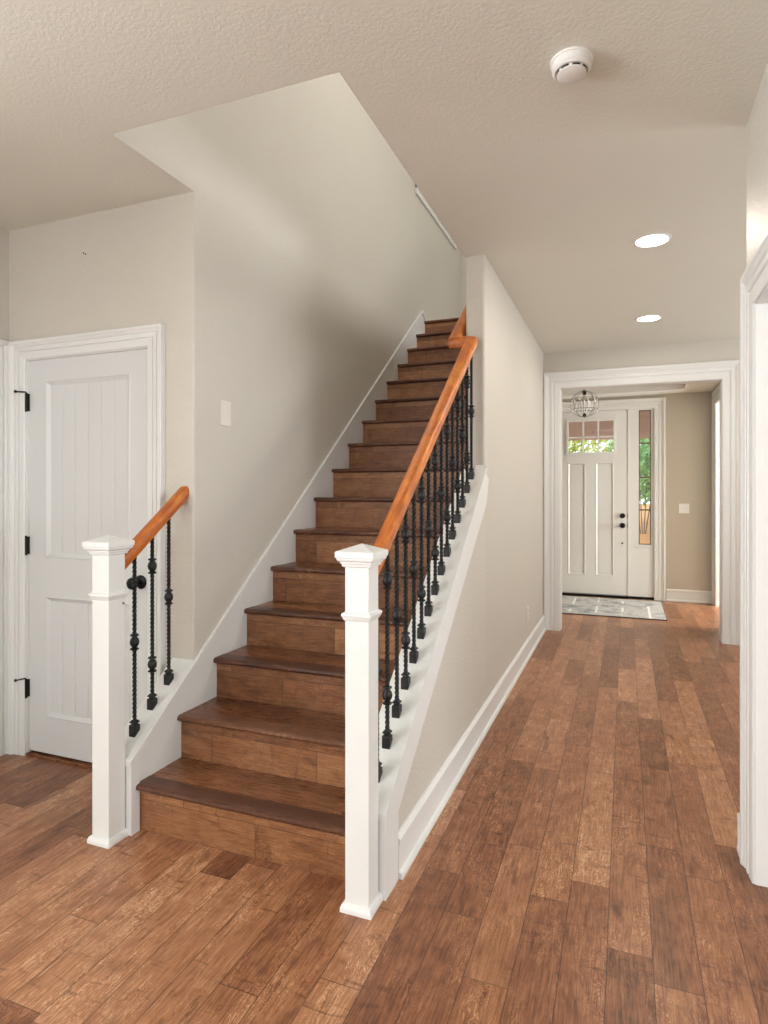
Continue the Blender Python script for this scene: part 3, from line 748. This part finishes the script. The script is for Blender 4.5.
for k in range(30):
    a = 2*PI*k/10+0.2*(k//10); zz = (0.06, -0.06, 0.0)[k//10]; r = math.sqrt(CR**2-zz**2)*(1, 1, 0.62)[k//10]
    if cr0 is None:
        bm = nb(); lathe(bm, [(0.0008, 0.004), (0.003, 0), (0.009, -0.012), (0.006, -0.028), (0.0006, -0.038)], 6); cr0 = obj('crystal_drop', bm, M['crystal'], ch); o = cr0
    else:
        o = cr0.copy(); C.objects.link(o); o.parent = ch
    o.location = (r*math.cos(a), r*math.sin(a), CZ+zz)
for k in range(3):
    a = 2*PI*k/3+0.5; bm = nb(); x, y = 0.045*math.cos(a), 0.045*math.sin(a)
    lathe(bm, [(0.007, CZ-0.05), (0.007, CZ), (0.010, CZ+0.012), (0.009, CZ+0.03), (0.001, CZ+0.052)], 10, Matrix.Translation((x, y, 0)))
    tube(bm, [(0, 0, CZ-0.11), (x, y, CZ-0.05)], 0.003)
    obj('candle_bulb', bm, M['bulb'], ch, smooth=True)


# rug by the front door
def rug_mat():
    n = N('faded grey abstract rug'); p = n.pos()
    a = n.noise(p, 5, 5, 0.65, 0.5); b = n.noise(p, 40, 3, 0.6)
    v = n.math('ADD', n.math('MULTIPLY', a, 0.85), n.math('MULTIPLY', b, 0.25))
    c = n.ramp(v, [(0.40, (0.20, 0.21, 0.22)), (0.50, (0.34, 0.33, 0.32)), (0.58, (0.50, 0.48, 0.44)), (0.72, (0.36, 0.33, 0.30))])
    sp = n.add('ShaderNodeSeparateXYZ'); n.link(p, sp.inputs[0])
    u = n.math('FRACT', n.math('MULTIPLY', sp.outputs[0], 3.6)); line = n.math('LESS_THAN', u, 0.09)
    v2 = n.math('FRACT', n.math('MULTIPLY', sp.outputs[1], 2.3)); l2 = n.math('LESS_THAN', v2, 0.06)
    mk = n.math('GREATER_THAN', n.noise(p, 2.5, 1), 0.52)
    ln = n.math('MULTIPLY', line, mk)
    c = n.mix(n.math('MULTIPLY', ln, 0.8), c, (0.78, 0.77, 0.73)); n.link(c, n.b.inputs['Base Color'])
    n.b.inputs['Roughness'].default_value = 0.95; n.bump(b, 0.6, 0.004)
    return n.m
bm = wbox((-1.05, 0.405, 7.13, 8.30, 0.0, 0.012)); 
rg = thing('rug', 'pale grey faded area rug in front of the white front door', 'rug', (-0.32, 7.7, 0))
obj('pile', local(bm, rg), rug_mat(), rg, bevel=0.004)
bm = nb()
for (a, b, c, d) in ((-1.055, 0.410, 7.125, 7.135), (-1.055, 0.410, 8.295, 8.305), (-1.055, -1.045, 7.125, 8.305), (0.400, 0.410, 7.125, 8.305)): box(bm, a, b, c, d, 0, 0.011)
obj('binding', local(bm, rg), plain('rug binding', (0.10, 0.08, 0.07), 0.9), rg)

# ------------------------------------------------------------------ outdoors beyond the front door
struct('floor_porch', wbox((-3.5, 3.5, 8.60, 10.8, -0.16, -0.03)), M['concrete'])
bm = nb(); prism_yz(bm, -14, 14, [(10.8, -0.4), (26, -0.4), (26, 0.9), (14, 0.48), (12, 0.22), (10.8, -0.16)])
struct('ground', bm, M['mulch'])
gz = lambda y: 0.48+(y-14)*0.035
struct('ceiling_porch', wbox((-3.5, 3.5, 8.60, 10.9, 2.75, 2.85)), M['tan'])
bmh = wbox((-3.5, 3.5, 10.45, 10.65, 2.20, 2.75)); struct('trim_porch_beam', bmh, M['tan'])
for i, x in enumerate((-1.35, 1.75)):
    o = struct('porch_column', wbox((x-0.1, x+0.1, 10.45, 10.65, -0.16, 2.20), (x-0.14, x+0.14, 10.41, 10.69, -0.16, 0.1), (x-0.13, x+0.13, 10.42, 10.68, 2.10, 2.20)), M['tan'])
def leaf_mat(name, c0, c1):
    n = N(name); r = n.add('ShaderNodeObjectInfo').outputs['Random']; p = n.pos(); f = n.noise(p, 6, 2)
    c = n.ramp(f, [(0.3, c0), (0.7, c1)]); n.link(c, n.b.inputs['Base Color']); n.b.inputs['Roughness'].default_value = 0.55
    n.b.inputs['Transmission Weight'].default_value = 0.0
    return n.m
LG = [leaf_mat('fresh green leaves', (0.12, 0.34, 0.08), (0.38, 0.62, 0.20)), leaf_mat('yellow green leaves', (0.34, 0.46, 0.06), (0.72, 0.72, 0.16)), leaf_mat('blue green leaves', (0.08, 0.28, 0.12), (0.30, 0.52, 0.34))]
def shrub(name, x, y, h, r, m, label, cat):
    t = thing(name, label, cat, (x, y, gz(y)))
    bm = nb(); rnd = random.Random(int(x*97+y*31))
    for k in range(1500):
        u = rnd.random()**0.4; a = rnd.random()*2*PI; b = math.acos(2*rnd.random()-1)
        c = Vector((r*u*math.sin(b)*math.cos(a), r*u*math.sin(b)*math.sin(a), h*0.62+h*0.40*u*math.cos(b)))
        n_ = Vector((rnd.gauss(0, 1), rnd.gauss(0, 1), rnd.gauss(0, 1))).normalized(); s = 0.05+0.05*rnd.random()
        q = n_.orthogonal().normalized(); w_ = n_.cross(q)
        v = [bm.verts.new(c+d) for d in (q*s, w_*s*0.5, -q*s, -w_*s*0.5)]; bm.faces.new(v)
    obj('foliage', bm, m, t)
    bm = nb()
    for k in range(4): tube(bm, [(0.03*k-0.05, 0, 0), (0.12*(k-1.5), 0.05*(k % 2), h*0.35), (0.2*r*(k-1.5), 0.1*(k % 2), h*0.7)], 0.011, 6)
    obj('stem', bm, M['bark'], t)
shrub('tree', -3.3, 15.0, 3.4, 1.2, LG[0], 'bright green leafy tree seen through the left door panes', 'tree')
shrub('tree', -1.0, 17.2, 3.4, 1.0, LG[1], 'yellow green tree seen through the right door panes', 'tree')
shrub('shrub', 0.35, 14.0, 2.6, 0.8, LG[0], 'tall green shrub filling the upper sidelight glass', 'shrub')
shrub('shrub', 0.75, 16.4, 2.2, 0.9, LG[2], 'blue green shrub low behind the sidelight glass', 'shrub')
shrub('tree', 3.4, 19.5, 4.5, 1.6, LG[2], 'dark green tree farthest to the right beyond the porch', 'tree')
shrub('tree', -5.2, 19.0, 4.6, 1.8, LG[2], 'dark green tree farthest to the left beyond the porch', 'tree')
dt = thing('garden_bench', 'red wooden garden bench beyond the porch in the middle pane', 'bench', (-2.15, 14.05, 0.48))
bm = nb()
for k in range(4): box(bm, -0.5, 0.5, -0.2+0.11*k, -0.11+0.11*k, 0.44, 0.47)
obj('seat', bm, M['red'], dt)
bm = nb()
for k in range(4): box(bm, -0.5, 0.5, 0.26, 0.29, 0.56+0.13*k, 0.66+0.13*k)
for s in (-0.46, 0.42): box(bm, s, s+0.04, 0.25, 0.30, 0.45, 1.08)
obj('backrest', bm, M['red'], dt)
for sx_ in (-0.46, 0.42):
    for sy_ in (-0.18, 0.22):
        obj('leg', wbox((sx_, sx_+0.05, sy_, sy_+0.05, 0, 0.45)), M['red'], dt)
